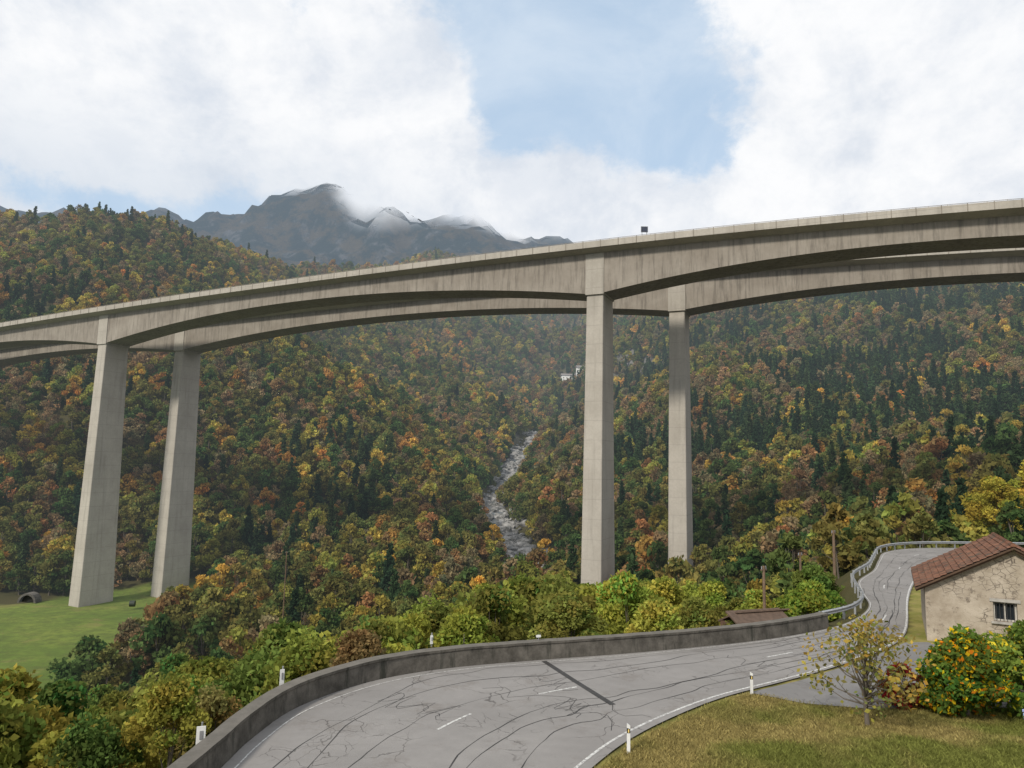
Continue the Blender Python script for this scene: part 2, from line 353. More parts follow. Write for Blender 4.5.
# ------------------------------------------------------------ road
vs=[];fs=[];K=8
for i in range(len(Lc)):
    for k in range(K+1):
        q=across(i,k/K); vs.append((q[0],q[1],0))
    if i:
        for k in range(K): b=(i-1)*(K+1)+k; fs.append((b,b+1,b+K+2,b+K+1))
def asphalt(name,base,crack=True):
    m,n=newmat(name); P=n.pos()
    big=n.noise(P,.16,5,.6); fine=n.noise(P,60,3,.6); mid=n.noise(P,1.3,6,.65)
    c=n.mix(n.mapr(big,.3,.7,0,1),tuple(v*.80 for v in base),tuple(v*1.16 for v in base))
    c=n.mix(n.mapr(mid,.3,.75,0,.6),c,tuple(v*.72 for v in base))
    c=n.mix(n.mapr(fine,.3,.7,0,.4),c,tuple(v*.6 for v in base))
    c=n.mix(n.m('MULTIPLY',n.ss(n.noise(P,.45,7,.72),.53,.66),.45),c,(base[0]*.58,base[1]*.54,base[2]*.50))
    nz=n.new('ShaderNodeTexNoise'); n.put(nz.inputs['Vector'],P); nz.inputs['Scale'].default_value=.8; nz.inputs['Detail'].default_value=6
    sc=n.new('ShaderNodeVectorMath',operation='SCALE'); n.put(sc.inputs[0],nz.outputs['Color']); sc.inputs['Scale'].default_value=1.6
    wp=n.vm('ADD',P,sc.outputs[0]); wp=n.scale(wp,(1,1,0))
    if crack:
        e1=n.voro(wp,.42,'DISTANCE_TO_EDGE'); k1=n.m('MULTIPLY',n.ss(e1,.012,.004),n.ss(n.noise(P,.22,3),.47,.60))
        e2=n.voro(wp,1.5,'DISTANCE_TO_EDGE'); k2_=n.m('MULTIPLY',n.ss(e2,.03,.008),n.ss(n.noise(n.vm('ADD',P,(7.,3.,0.)),.3,3),.52,.62))
        kk=n.m('MAXIMUM',k1,k2_)
        c=n.mix(n.m('MULTIPLY',kk,.65),c,(.055,.05,.046))
    finish(n,m,bsdf(n,c,.85,fine,.25,.01,spec=.25)); return m
AS=asphalt('asphalt',(.275,.261,.248))
mesh_obj('road',vs,fs,[AS])
AS2=asphalt('driveway_asphalt',(.22,.212,.205))
dw=[(9.9,29.7),(12.6,31.4),(17.3,35.0),(21.3,38.7),(22.6,38.9),(23.5,36.5),(22.5,31),(20.5,28.6),(17,28.2),(14,28.0),(11.6,28.5)]
vs=[(a,b,.02) for a,b in dw]; mesh_obj('driveway',vs,[tuple(range(len(dw)))],[AS2])
m,n=newmat('road_paint'); P=n.pos(); c=n.mix(n.ss(n.noise(P,7,6,.75),.42,.60),(.60,.60,.57),(.28,.27,.26)); finish(n,m,bsdf(n,c,.7),False); white=m
def strip(mb,P,wd,z,mi=0):
    P=np.array(P); b=len(mb.v)
    for i,q in enumerate(P):
        d=P[min(i+1,len(P)-1)]-P[max(i-1,0)]; d=d/(np.hypot(*d)+1e-9); nr=np.array((-d[1],d[0]))*(wd[i] if hasattr(wd,'__len__') else wd)/2
        mb.v+=[(q[0]+nr[0],q[1]+nr[1],z),(q[0]-nr[0],q[1]-nr[1],z)]
        if i: mb.f.append((b+2*i-2,b+2*i-1,b+2*i+1,b+2*i)); mb.m.append(mi)
mb=MB(); NI=len(Lc)
strip(mb,[across(i,.045) for i in range(NI)],.05,.006)
strip(mb,[across(i,.965) for i in range(NI)],.10,.006)
cl=np.array([across(i,.5) for i in range(NI)]); cd=np.r_[0,np.cumsum(np.hypot(*np.diff(cl,axis=0).T))]
k0=int(np.argmin(np.hypot(*(cl-np.array((-2.4,26))).T))); s0=cd[k0]
for j in (-6,-4,-2,0,1,3.4,6,8.5,11,13.5,16):
    ss=np.linspace(s0+j*5.4-.95,s0+j*5.4+.95,6)
    if ss[0]<0: continue
    strip(mb,np.c_[np.interp(ss,cd,cl[:,0]),np.interp(ss,cd,cl[:,1])],.10,.006)
mb.obj('road_markings',[white])
tar=simple('tar',(.045,.043,.041),.6); mb=MB()
strip(mb,[(1.75,33.7),(2.9,30.8),(4.1,27.9)],.26,.009)
mb.obj('expansion_joint',[tar])
mb=MB()
for u0,a,b,w0 in [(.22,.10,.42,.045),(.30,.38,.62,.05),(.63,.12,.46,.05),(.72,.2,.66,.05),(.83,.15,.5,.04),(.42,.25,.55,.035),(.12,.2,.5,.04),(.55,.5,.8,.05),(.33,.62,.9,.05)]:
    i0=int(a*NI*.9);i1=int(b*NI*.9); ph=rng.random()*9; P=[]
    for i in range(i0,i1):
        u=u0+(vn(np.array(i*.06+ph),np.array(1.),3)-.5)*.16+(vn(np.array(i*.35+ph),np.array(5.),4)-.5)*.05
        P.append(across(i,float(u)))
    wv=[w0*(.2+1.2*float(vn(np.array(i*.4),np.array(ph),6))) for i in range(len(P))]
    strip(mb,P,wv,.0045)
for t in range(34):
    i=rng.integers(int(.12*NI),int(.6*NI)); u0=rng.random()*.8; ln=.15+rng.random()*.5; P=[]
    for k in range(14):
        u=u0+ln*k/13
        if u>.95: break
        q=across(min(NI-1,int(i)),u)+ (vn(np.array(k*.7+t),np.array(t*1.),2)-.5)*np.array((1.5,1.5)); P.append(q)
    if len(P)>3: strip(mb,P,.028,.0042)
mb.obj('crack_sealant',[tar])

m,n=newmat('old_concrete'); P=n.pos()
c=n.mix(n.mapr(n.noise(P,1.1,8,.7),.35,.68,0,1),(.055,.050,.042),(.16,.145,.125)); c=n.mix(n.ss(n.noise(n.scale(P,(1,1,.15)),2.2,6,.7),.5,.7),c,(.04,.04,.032))
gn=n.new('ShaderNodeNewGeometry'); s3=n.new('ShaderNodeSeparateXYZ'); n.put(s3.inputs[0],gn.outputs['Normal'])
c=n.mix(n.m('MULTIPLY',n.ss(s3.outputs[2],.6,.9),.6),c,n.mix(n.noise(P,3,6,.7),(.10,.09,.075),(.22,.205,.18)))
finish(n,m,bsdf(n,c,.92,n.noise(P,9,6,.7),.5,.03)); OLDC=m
Lw=catmull(Lp[:13],.5); rings=[]
for i,q in enumerate(Lw):
    d=Lw[min(i+1,len(Lw)-1)]-Lw[max(i-1,0)]; d=d/np.hypot(*d); nr=np.array((-d[1],d[0]))
    pr=[(.02,-1.8),(.02,.0),(.08,.66),(.04,.70),(.04,.80),(.56,.80),(.56,.70),(.50,.66),(.50,-1.8)]
    jz=.02*(rng.random()-.5)
    rings.append([(q[0]+nr[0]*a,q[1]+nr[1]*a,zz+(jz if zz>.5 else 0)) for a,zz in pr])
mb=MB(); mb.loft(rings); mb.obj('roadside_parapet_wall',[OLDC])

steel=simple('galvanised_steel',(.42,.43,.44),.45,metal=.6,var=.15)
def rail(name,C,off,side=1):
    rings=[];mb=MB(); acc=0
    for i,q in enumerate(C):
        d=C[min(i+1,len(C)-1)]-C[max(i-1,0)]; d=d/np.hypot(*d); nr=np.array((-d[1],d[0]))*side
        pr=[(0,.75),(-.08,.69),(-.08,.66),(0,.61),(0,.58),(-.08,.53),(-.08,.50),(0,.44),(.012,.44),(-.066,.5),(-.066,.53),(.012,.58),(.012,.61),(-.066,.66),(-.066,.69),(.012,.75)]
        rings.append([(q[0]+nr[0]*(off+a),q[1]+nr[1]*(off+a),zz) for a,zz in pr])
        if i: acc+=np.hypot(*(C[i]-C[i-1]))
        if acc>2 or i==0:
            acc=0; o=q+nr*(off+.09); mb.box((o[0],o[1],.1),(.12,.12,1.25),math.atan2(d[1],d[0]))
    mb.loft(rings); mb.obj(name,[steel])
rail('guardrail',catmull([(18.9,42.6)]+Lp[13:-1],1.),.35)

# ------------------------------------------------------------ viaducts
m,n=newmat('viaduct_concrete'); P=n.pos()
c=n.mix(n.mapr(n.noise(P,.12,8,.65),.3,.7,0,1),(.35,.32,.275),(.48,.445,.39))
st=n.noise(n.scale(P,(1.1,1.1,.045)),1,8,.7); c=n.mix(n.m('MULTIPLY',n.ss(st,.5,.72),.5),c,(.19,.175,.15))
st2=n.noise(n.scale(P,(.35,.35,.02)),1,6,.6); c=n.mix(n.m('MULTIPLY',n.ss(st2,.52,.7),.35),c,(.54,.50,.44))
s3=n.new('ShaderNodeSeparateXYZ'); n.put(s3.inputs[0],P)
j=n.m('FRACT',n.m('DIVIDE',s3.outputs[2],4.2)); jl=n.m('MULTIPLY',n.ss(n.m('ABSOLUTE',n.m('SUBTRACT',j,.5)),.014,.004),.4)
c=n.mix(jl,c,(.12,.11,.1))
c=n.mix(n.mapr(n.noise(P,2.2,6,.7),.4,.8,0,.4),c,(.26,.235,.20))
finish(n,m,bsdf(n,c,.9,n.noise(P,3,6,.7),.25,.05)); VC=m
m,n=newmat('deck_concrete'); P=n.pos()
c=n.mix(n.mapr(n.noise(P,.2,8,.65),.3,.7,0,1),(.23,.20,.165),(.34,.305,.26))
st=n.noise(n.scale(P,(1.3,1.3,.12)),1,8,.7); c=n.mix(n.m('MULTIPLY',n.ss(st,.45,.68),.65),c,(.11,.096,.08))
finish(n,m,bsdf(n,c,.9,n.noise(P,3,6,.7),.25,.05)); DC=m
ZS=57.2
def zdeck(s): return ZS-(.00025 if s>0 else .0001)*s*s
def viaduct(name,o,t,piers,s0,s1,dm,dp):
    e=link(bpy.data.objects.new(name,None)); t=np.array(t)/np.hypot(*t); nr=np.array((-t[1],t[0])); o=np.array(o,float)
    def at(s,v,z): q=o+t*s+nr*v; return (q[0],q[1],z)
    ps=sorted(piers); sts=sorted(set(list(np.arange(s0,s1,3.))+ps+[s1]))
    def zb(s):
        z0=zdeck(s)
        for a,b in zip(ps[:-1],ps[1:]):
            if a<=s<=b: return z0-(dm+(dp-dm)*abs(2*(s-(a+b)/2)/(b-a))**2.1)
        a=ps[0] if s<ps[0] else ps[-1]; k=min(1,abs(s-a)/70); return z0-(dm+(dp-dm)*(1-k)**2.1)
    R1=[];R2=[]
    for s in sts:
        z=zb(s); Z=zdeck(s); R1.append([at(s,v,q) for v,q in [(-6.5,Z+1.0),(-6.5,Z-.42),(-4.05,Z-1.05),(4.05,Z-1.05),(6.5,Z-.42),(6.5,Z+1.0),(6.15,Z+1.0),(6.05,Z),(-6.05,Z),(-6.15,Z+1.0)]])
        R2.append([at(s,v,q) for v,q in [(-4,Z-1.0),(-4,z),(4,z),(4,Z-1.0)]])
    mb=MB(); mb.loft(R1); mb.obj('deck_slab',[VC],parent=e)
    mb=MB(); mb.loft(R2); mb.obj('box_girder',[DC],parent=e)
    mb=MB()
    for s in np.arange(s0+2,s1,4.): 
        for v in (-6.53,6.53):
            mb.box(at(s,v,zdeck(s)+.35),(.12,.1,1.5),math.atan2(t[1],t[0]))
    for v in(-6.3,6.3):
        aa=np.arange(s0,s1+1,8.); mb.tube([at(s,v,zdeck(s)+1.22) for s in aa],[.05]*len(aa),5)
    for s in np.arange(s0+1,s1,3.):
        mb.box(at(s,-6.3,zdeck(s)+1.1),(.06,.06,.26),math.atan2(t[1],t[0]))
    mb.obj('parapet_fittings',[DC],parent=e)
    for i,s in enumerate(ps):
        q=at(s,0,0); g=float(height(np.array([q[0]]),np.array([q[1]]))[0])-3; zt=zb(s)+.4
        rings=[]
        for z in np.linspace(g,zt,14):
            k=(46.4-z)/82; a=(3.8+.9*k)/2; b=(7.6+3.6*k)/2; cch=.12
            rr=[(-a+cch,-b),(a-cch,-b),(a,-b+cch),(a,b-cch),(a-cch,b),(-a+cch,b),(-a,b-cch),(-a,-b+cch)]
            rings.append([at(s+aa,bb,z) for aa,bb in rr])
        mb=MB(); mb.loft(rings)
        zz=zb(s); mb.loft([[at(s+aa,bb,z) for aa,bb in [(-2.1,-4.18),(2.1,-4.18),(2.1,4.18),(-2.1,4.18)]] for z in (zz+.02,zdeck(s)-1.1)])
        mb.obj('pier_%d'%(i+1),[VC],parent=e)
    return e,at
v1,at1=viaduct('highway_viaduct',(19.5,155),(145.5,-66),[-302.,-162.,0.,140.],-420,300,4.6,10.4)
v2,at2=viaduct('highway_viaduct',(42.0,174),(149.5,-62),[-305.,-166.,0.,140.],-420,300,4.6,9.4)
mb=MB(); q=Vector(at1(11.5,-5.6,ZS)); 
for dx in(-.5,.5): mb.tube([q+Vector((dx,0,0)),q+Vector((dx,0,3.0))],[.07,.07],6)
mb.box(q+Vector((0,-.12,2.5)),(1.5,.08,1.3),0,1); mb.box(q+Vector((0,-.18,2.5)),(1.2,.03,1.0),0,2)
mb.obj('traffic_sign',[steel,simple('sign_back',(.14,.15,.17),.5),simple('sign_face',(.05,.06,.09),.5)])

# ------------------------------------------------------------ trees
def leafmat(name,mode):
    m,n=newmat(name)
    at=n.new('ShaderNodeVertexColor',layer_name='tint')
    if mode=='inst': b=n.new('ShaderNodeAttribute',attribute_type='INSTANCER',attribute_name='tcol').outputs['Color']
    elif mode=='obj': b=n.new('ShaderNodeObjectInfo').outputs['Color']
    else: b=None
    c=at.outputs[0] if b is None else n.mix(1.,at.outputs[0],b,'MULTIPLY')
    d=n.new('ShaderNodeBsdfDiffuse'); n.put(d.inputs[0],c)
    t=n.new('ShaderNodeBsdfTranslucent'); n.put(t.inputs[0],c)
    mx=n.new('ShaderNodeMixShader'); mx.inputs[0].default_value=.38; n.put(mx.inputs[1],d.outputs[0]); n.put(mx.inputs[2],t.outputs[0])
    finish(n,m,mx.outputs[0]); return m
LI=leafmat('leaf_forest','inst'); LO=leafmat('leaf_tree','obj'); LC=leafmat('leaf_own','own')
m,n=newmat('bark'); c=n.mix(n.noise(n.scale(n.pos(),(3,3,.6)),1,6,.7),(.06,.05,.04),(.20,.17,.135)); finish(n,m,bsdf(n,c,.9)); BARK=m
def leaves(C,size,up=.3,asp=1.6):
    k=len(C); a=rng.normal(size=(k,3)); a/=np.linalg.norm(a,axis=1)[:,None]
    b=rng.normal(size=(k,3)); b-=a*(a*b).sum(1)[:,None]; b/=np.linalg.norm(b,axis=1)[:,None]
    s=(size*(.6+.8*rng.random(k)))[:,None]
    V=np.stack([C-a*s*asp/2,C-b*s/2+a*s*.08,C+a*s*asp/2,C+b*s/2+a*s*.08],1).reshape(-1,3)
    return V,np.arange(4*k).reshape(k,4)
def build(name,mb,LV,LF,tint,mats,lnk=False):
    while len(mb.v)%4: mb.v.append((0,0,-.5))
    nb=len(mb.v); V=np.vstack([np.array(mb.v).reshape(-1,3),LV]) if nb else LV
    me=bpy.data.meshes.new(name); me.vertices.add(len(V)); me.vertices.foreach_set('co',V.astype(np.float32).ravel())
    loops=[];ls=[];lt=[];o=0
    for f in mb.f: loops+=list(f); ls.append(o); lt.append(len(f)); o+=len(f)
    loops=np.r_[np.array(loops,int),(LF+nb).ravel()]; ls=np.r_[np.array(ls,int),o+4*np.arange(len(LF))]; lt=np.r_[np.array(lt,int),np.full(len(LF),4)]
    me.loops.add(len(loops)); me.loops.foreach_set('vertex_index',loops.astype(np.int32))
    me.polygons.add(len(ls)); me.polygons.foreach_set('loop_start',ls.astype(np.int32)); me.polygons.foreach_set('loop_total',lt.astype(np.int32))
    for mt in mats: me.materials.append(mt)
    me.polygons.foreach_set('material_index',np.r_[np.zeros(len(mb.f)),np.ones(len(LF))].astype(np.int32))
    me.update(calc_edges=True)
    ca=me.color_attributes.new('tint','FLOAT_COLOR','POINT')
    cc=np.ones((len(V),4)); cc[nb:,:3]=np.repeat(tint,4,axis=0); ca.data.foreach_set('color',cc.astype(np.float32).ravel())
    ob=bpy.data.objects.new(name,me)
    if lnk: link(ob)
    return ob
def broadleaf(name,H,Rr,nl,ls,mat,ncl=34,dens=1.,low=.22,huev=.12):
    mb=MB(); top=Vector((rng.normal(0,.06)*H,rng.normal(0,.06)*H,H*.8))
    tp=[Vector((0,0,-1.)),Vector((0,0,0)),top*.3+Vector((rng.normal(0,.03)*H*.5,rng.normal(0,.03)*H*.5,0)),top*.65,top]
    r0=H*.016+.03; mb.tube(tp,[r0*1.3,r0,r0*.75,r0*.45,r0*.12],7)
    cen=[];cr=[]
    for i in range(ncl):
        a=rng.random()*6.283; zz=low+(1-low)*rng.random()**.85
        prof=math.sin(math.pi*min(1,max(0,(zz-low+.10)/(1.12-low)))**.8)
        rad=Rr*prof*(.35+.65*rng.random()**.5)
        c=Vector((math.cos(a)*rad,math.sin(a)*rad,zz*H*.93)); cen.append(c); cr.append(Rr*(.20+.22*rng.random())*(1.15-.35*zz))
        if i%3==0 or H<5:
            s=tp[2].lerp(tp[3],rng.random()) if zz>.5 else tp[1].lerp(tp[2],.6+.4*rng.random())
            mid=s.lerp(c,.5)+Vector((0,0,-.04*H)); mb.tube([s,mid,c],[r0*.4,r0*.22,r0*.06],5,cap=False)
    cen=np.array([tuple(c) for c in cen]); cr=np.array(cr)
    pw=cr**2; pw/=pw.sum(); wh=rng.choice(ncl,nl,p=pw)
    d=rng.normal(size=(nl,3)); d/=np.linalg.norm(d,axis=1)[:,None]
    rr=(.35+.75*rng.random(nl)**.6)
    C=cen[wh]+d*(cr[wh]*rr)[:,None]*np.array([1.1,1.1,.8])
    LV,LF=leaves(C,np.full(nl,ls))
    tc=np.ones((ncl,3))*(.7+.6*rng.random((ncl,1))); tc[:,0]*=1+huev*rng.normal(size=ncl); 
    tint=tc[wh]*(.8+.4*rng.random((nl,1)))
    return build(name,mb,LV,LF,tint,[BARK,mat])
def conifer(name,H,Rr,nl,ls,mat):
    mb=MB(); mb.tube([(0,0,-1),(0,0,H*.5),(0,0,H)],[.3,.18,.03],6)
    nb=150; zb=(.08+.92*rng.random(nb)**.9); a=rng.random(nb)*6.283; L=Rr*(1-zb)**.85*(.75+.4*rng.random(nb))+.15
    wh=rng.choice(nb,nl,p=(L+.2)/(L+.2).sum()); u=rng.random(nl)**.7
    C=np.c_[np.cos(a[wh])*L[wh]*u,np.sin(a[wh])*L[wh]*u,zb[wh]*H-u*L[wh]*.45+.2]+rng.normal(0,.16,(nl,3))*np.array([1,1,.6])
    LV,LF=leaves(C,np.full(nl,ls),asp=2.2)
    t=(.6+.7*rng.random((nb,1)))[wh]*np.ones(3); return build(name,mb,LV,LF,t,[BARK,mat])
kinds=bpy.data.collections.new('forest_tree_kinds')
for i in range(6): kinds.objects.link(broadleaf('kind_%s_broadleaf_tree'%'abcdef'[i],11+rng.random()*3,4.0+rng.random()*1.0,1050,.70,LI,ncl=26))
for i in range(2): kinds.objects.link(broadleaf('kind_%s_sparse_tree'%'gh'[i],12,3.6,650,.5,LI,ncl=26))
for i in range(3): kinds.objects.link(conifer('kind_%s_conifer_tree'%'ijk'[i],17,3.3,1050,.70,LI))
NB,NS,NC=6,2,3
PAL={'dg':(.085,.130,.040),'ol':(.180,.175,.052),'yg':(.30,.28,.062),'ye':(.47,.36,.075),'or':(.42,.235,.065),'ru':(.29,.175,.075),'br':(.25,.19,.10),'cf':(.036,.068,.034),'cf2':(.058,.096,.040)}
def pick(x,y,side):
    z1=float(vn(np.array(x/70),np.array(y/70),31)); z2=float(vn(np.array(x/35),np.array(y/35),37)); z3=float(vn(np.array(x/110+4),np.array(y/110),41))
    rr=math.hypot(x,y)
    if side=='R': pc=.09+.60*(z1>.60)*(1 if 300<y<700 else .35)+.06*(z2>.7)
    else: pc=.04+.30*(z1>.80)
    if rr>900: pc*=.6
    if rng.random()<pc: return 'c',PAL['cf'] if rng.random()<.5 else PAL['cf2']
    if rr<180: W=dict(dg=.26,ol=.36,yg=.22,ye=.04,ru=.02,br=.10)
    elif side=='L': W=dict(dg=.26,ol=.36,yg=.11,ye=.03,ru=.05,br=.16,**{'or':.03}) if z2<.66 else dict(dg=.13,ol=.26,yg=.15,ye=.14,ru=.09,br=.13,**{'or':.10})
    else: W=dict(dg=.20,ol=.34,yg=.09,ye=.03,ru=.07,br=.27,**{'or':.02})
    if z3>.55 and rr>350: W['br']+=.2; W['ru']+=.05
    k=rng.choice(list(W),p=np.array(list(W.values()))/sum(W.values()))
    kd='s' if (k in('br','ru') and rng.random()<.45) else 'b'
    return kd,PAL[k]
def scatter(Y0,Y1,sp,scl):
    out=[]; ys=np.arange(Y0,Y1,sp*.9)
    for yy in ys:
        xs=np.arange(-.86*yy-45,.86*yy+45,sp)
        out.append(np.c_[xs+rng.uniform(-.45,.45,len(xs))*sp,yy+rng.uniform(-.45,.45,len(xs))*sp,np.full(len(xs),scl)])
    return np.vstack(out)
T=np.vstack([scatter(92,260,6.3,.86),scatter(260,520,6.4,.93),scatter(520,900,8.0,1.05),scatter(900,1540,11.5,1.3)])
x,y=T[:,0],T[:,1]
sL=pline_dist(x,y,Lcoarse); sR=-pline_dist(x,y,Rcoarse)
ok=~inpoly(x,y,MEADOW)
ds=np.abs(pline_dist(x,y,STREAM)); ok&=~((ds<np.where(y<330,8.8,np.where(y<520,7.6,7.0)))&(y>195)&(y<705))
ok&=((sL>6)|(sR>9))
ok&=~((np.abs(x-78-(y-880)*.08)<18)&(y>815)&(y<894))
for (at,pp) in((at1,(-302,-162,0,140)),(at2,(-305,-166,0,140))):
    for s in pp: q=at(s,0,0); ok&=np.hypot(x-q[0],y-q[1])>9
ok&=~((x<-86)&(x>-175)&(y>185)&(y<226))
T=T[ok]; 
TZ=height(T[:,0],T[:,1])
EB=[-.75,-.6,-.52,-.45,-.36,-.25,-.1,.1,.3,.45,.6]; EE=[-.335,-.325,-.305,-.275,-.245,-.205,-.165,-.145,-.15,-.19,-.2]
pts=[];cols=[];ids=[];rots=[];scs=[]
for (a,b,s),z in zip(T,TZ):
    kd,c=pick(a,b,'R' if a>.03*b+10 else 'L'); j=.75+.5*rng.random()
    q=s*(.72+.5*rng.random())
    if math.hypot(a,b)<140: q*=.8
    if kd=='c': q*=.95
    if b<135 and a/b<-.38:
        room=9+np.interp(a/b,EB,EE)*b-z
        if room<3: continue
        q=min(q,room/13.5)
    ids.append(rng.integers(NB) if kd=='b' else NB+rng.integers(NS) if kd=='s' else NB+NS+rng.integers(NC))
    pts.append((a,b,z-.3)); cols.append((c[0]*j*(.9+.2*rng.random()),c[1]*j,c[2]*j,1)); rots.append((rng.normal(0,.05),rng.normal(0,.05),rng.random()*6.28)); scs.append((q,q,q*(.9+.3*rng.random())))
def instancer(name,pts,cols,ids,rots,scs,coll):
    me=bpy.data.meshes.new(name); me.vertices.add(len(pts)); me.vertices.foreach_set('co',np.array(pts,np.float32).ravel()); me.update()
    a=me.attributes.new('tcol','FLOAT_COLOR','POINT'); a.data.foreach_set('color',np.array(cols,np.float32).ravel())
    a=me.attributes.new('idx','INT','POINT'); a.data.foreach_set('value',np.array(ids,np.int32))
    a=me.attributes.new('rot','FLOAT_VECTOR','POINT'); a.data.foreach_set('vector',np.array(rots,np.float32).ravel())
    a=me.attributes.new('scl','FLOAT_VECTOR','POINT'); a.data.foreach_set('vector',np.array(scs,np.float32).ravel())
    o=link(bpy.data.objects.new(name,me))
    g=bpy.data.node_groups.new(name+'_nodes','GeometryNodeTree'); g.interface.new_socket('Geometry',in_out='INPUT',socket_type='NodeSocketGeometry'); g.interface.new_socket('Geometry',in_out='OUTPUT',socket_type='NodeSocketGeometry')
    gi=g.nodes.new('NodeGroupInput'); go=g.nodes.new('NodeGroupOutput'); ip=g.nodes.new('GeometryNodeInstanceOnPoints')
    ci=g.nodes.new('GeometryNodeCollectionInfo'); ci.inputs[0].default_value=coll; ci.inputs[1].default_value=True; ci.inputs[2].default_value=True
    def na(nm,ty): q=g.nodes.new('GeometryNodeInputNamedAttribute'); q.data_type=ty; q.inputs[0].default_value=nm; return q.outputs[0]
    L=g.links.new; L(gi.outputs[0],ip.inputs['Points']); L(ci.outputs[0],ip.inputs['Instance']); ip.inputs['Pick Instance'].default_value=True
    L(na('idx','INT'),ip.inputs['Instance Index'])
    er=g.nodes.new('FunctionNodeEulerToRotation'); L(na('rot','FLOAT_VECTOR'),er.inputs[0]); L(er.outputs[0],ip.inputs['Rotation'])
    L(na('scl','FLOAT_VECTOR'),ip.inputs['Scale']); L(ip.outputs[0],go.inputs[0])
    md=o.modifiers.new('scatter','NODES'); md.node_group=g; return o
instancer('forest',pts,cols,ids,rots,scs,kinds)

near=[broadleaf('broadleaf_tree_mesh',12+i*.5,3.9+.25*(i%3),8500,.27,LO,ncl=44) for i in range(6)]
nearm=[o.data for o in near]
for o in near: bpy.data.objects.remove(o)
def hz1(x,y): return float(height(np.array([x]),np.array([y]))[0])
def put_tree(a,b,z,Hh,ws,cc):
    k=rng.integers(6); o=link(bpy.data.objects.new('broadleaf_tree',nearm[k])); o.location=(a,b,z-.2); o.rotation_euler=(0,0,rng.random()*6.28)
    o.scale=(ws,ws,Hh/12.5); j=.85+.35*rng.random(); o.color=(cc[0]*j,cc[1]*j,cc[2]*j,1)
cand=[]
for yy in np.arange(34,95,5.2):
    for xx in np.arange(-62,66,5.4): cand.append((xx+rng.uniform(-2,2),yy+rng.uniform(-2,2)))
cand=np.array(cand); s=pline_dist(cand[:,0],cand[:,1],Lcoarse); okk=(s>4.5)&(np.abs(cand[:,0])<.85*cand[:,1]+6)
cand=cand[okk]; s=s[okk]; cz=height(cand[:,0],cand[:,1])
for (a,b),z,sv in zip(cand,cz,s):
    bear=a/b
    elim=np.interp(bear,EB,EE)-.02*rng.random()
    Hh=min(15.5,(9+elim*b)-z)*(.78+.24*rng.random())
    if Hh<2.5: continue
    if bear<-.22: cc=[(.09,.14,.035),(.13,.17,.04),(.20,.20,.045),(.24,.20,.07),(.30,.28,.055),(.20,.22,.045)][rng.integers(6)]
    else: cc=[(.30,.30,.055),(.25,.28,.05),(.18,.19,.045),(.21,.24,.05),(.34,.33,.065),(.11,.16,.04),(.22,.16,.07)][rng.choice(7,p=[.23,.22,.17,.17,.11,.07,.03])]
    put_tree(a,b,z,Hh,max(Hh/12.5,.55)*(.85+.2*rng.random()),cc)
for a,b,Hh in [(72,104,12),(80,107,14),(88,112,14),(94,108,12),(77,113,13)]:
    put_tree(a,b,hz1(a,b),Hh,1.05,(.38,.33,.055))
for a,b,Hh in [(52,101,8),(60,103,9),(47,96,7)]: put_tree(a,b,hz1(a,b),Hh,.8,(.14,.19,.045))

yt=broadleaf('young_tree',3.9,2.0,1150,.12,LC,ncl=40,low=.28)
def recolor(ob,fn):
    ca=ob.data.color_attributes['tint']; k=len(ca.data); a=np.zeros(k*4,np.float32); ca.data.foreach_get('color',a); a=a.reshape(-1,4)
    q=k//4; u=np.repeat(rng.random(q+1),4)[:k]; a[:,:3]=fn(u,a[:,:3]); ca.data.foreach_set('color',a.ravel())
def pal(lst):
    th=np.cumsum([q[0] for q in lst])
    def fn(u,a):
        i=np.clip(np.searchsorted(th,u*th[-1]),0,len(lst)-1); return np.array([q[1] for q in lst])[i]*a
    return fn
recolor(yt,pal([(.6,(.26,.23,.07)),(.3,(.40,.29,.06)),(.1,(.14,.17,.04))])); link(yt)
yt.location=(13.0,26.3,hz1(13.,26.3))
def bush(name,loc,H,Rr,nl,ls,lst,ncl=24):
    b=broadleaf(name,H,Rr,nl,ls,LC,ncl=ncl,low=.05); recolor(b,pal(lst)); link(b); b.location=(loc[0],loc[1],hz1(*loc)); return b
bush('flowering_shrub',(17.4,27.6),3.2,1.5,8500,.12,[(.78,(.11,.18,.035)),(.17,(.72,.50,.02)),(.05,(.72,.25,.02))],40)
bush('flowering_shrub',(20.2,28.0),3.4,1.8,9500,.12,[(.88,(.17,.23,.045)),(.12,(.60,.48,.04))],40)
bush('red_shrub',(15.4,28.4),1.7,.85,2600,.10,[(.6,(.30,.03,.03)),(.4,(.12,.10,.03))])
bush('garden_shrub',(24.5,31.0),3.6,1.8,7000,.14,[(1,(.11,.16,.04))])
bush('roadside_bush',(21.5,50.5),3.4,2.4,8000,.16,[(.8,(.17,.25,.045)),(.2,(.30,.31,.05))])
bush('roadside_bush',(18.2,48.5),2.4,1.7,5000,.16,[(.8,(.14,.15,.045)),(.2,(.24,.17,.06))])
bush('roadside_bush',(24.6,57.5),3.2,2.2,6000,.17,[(1,(.13,.17,.04))])

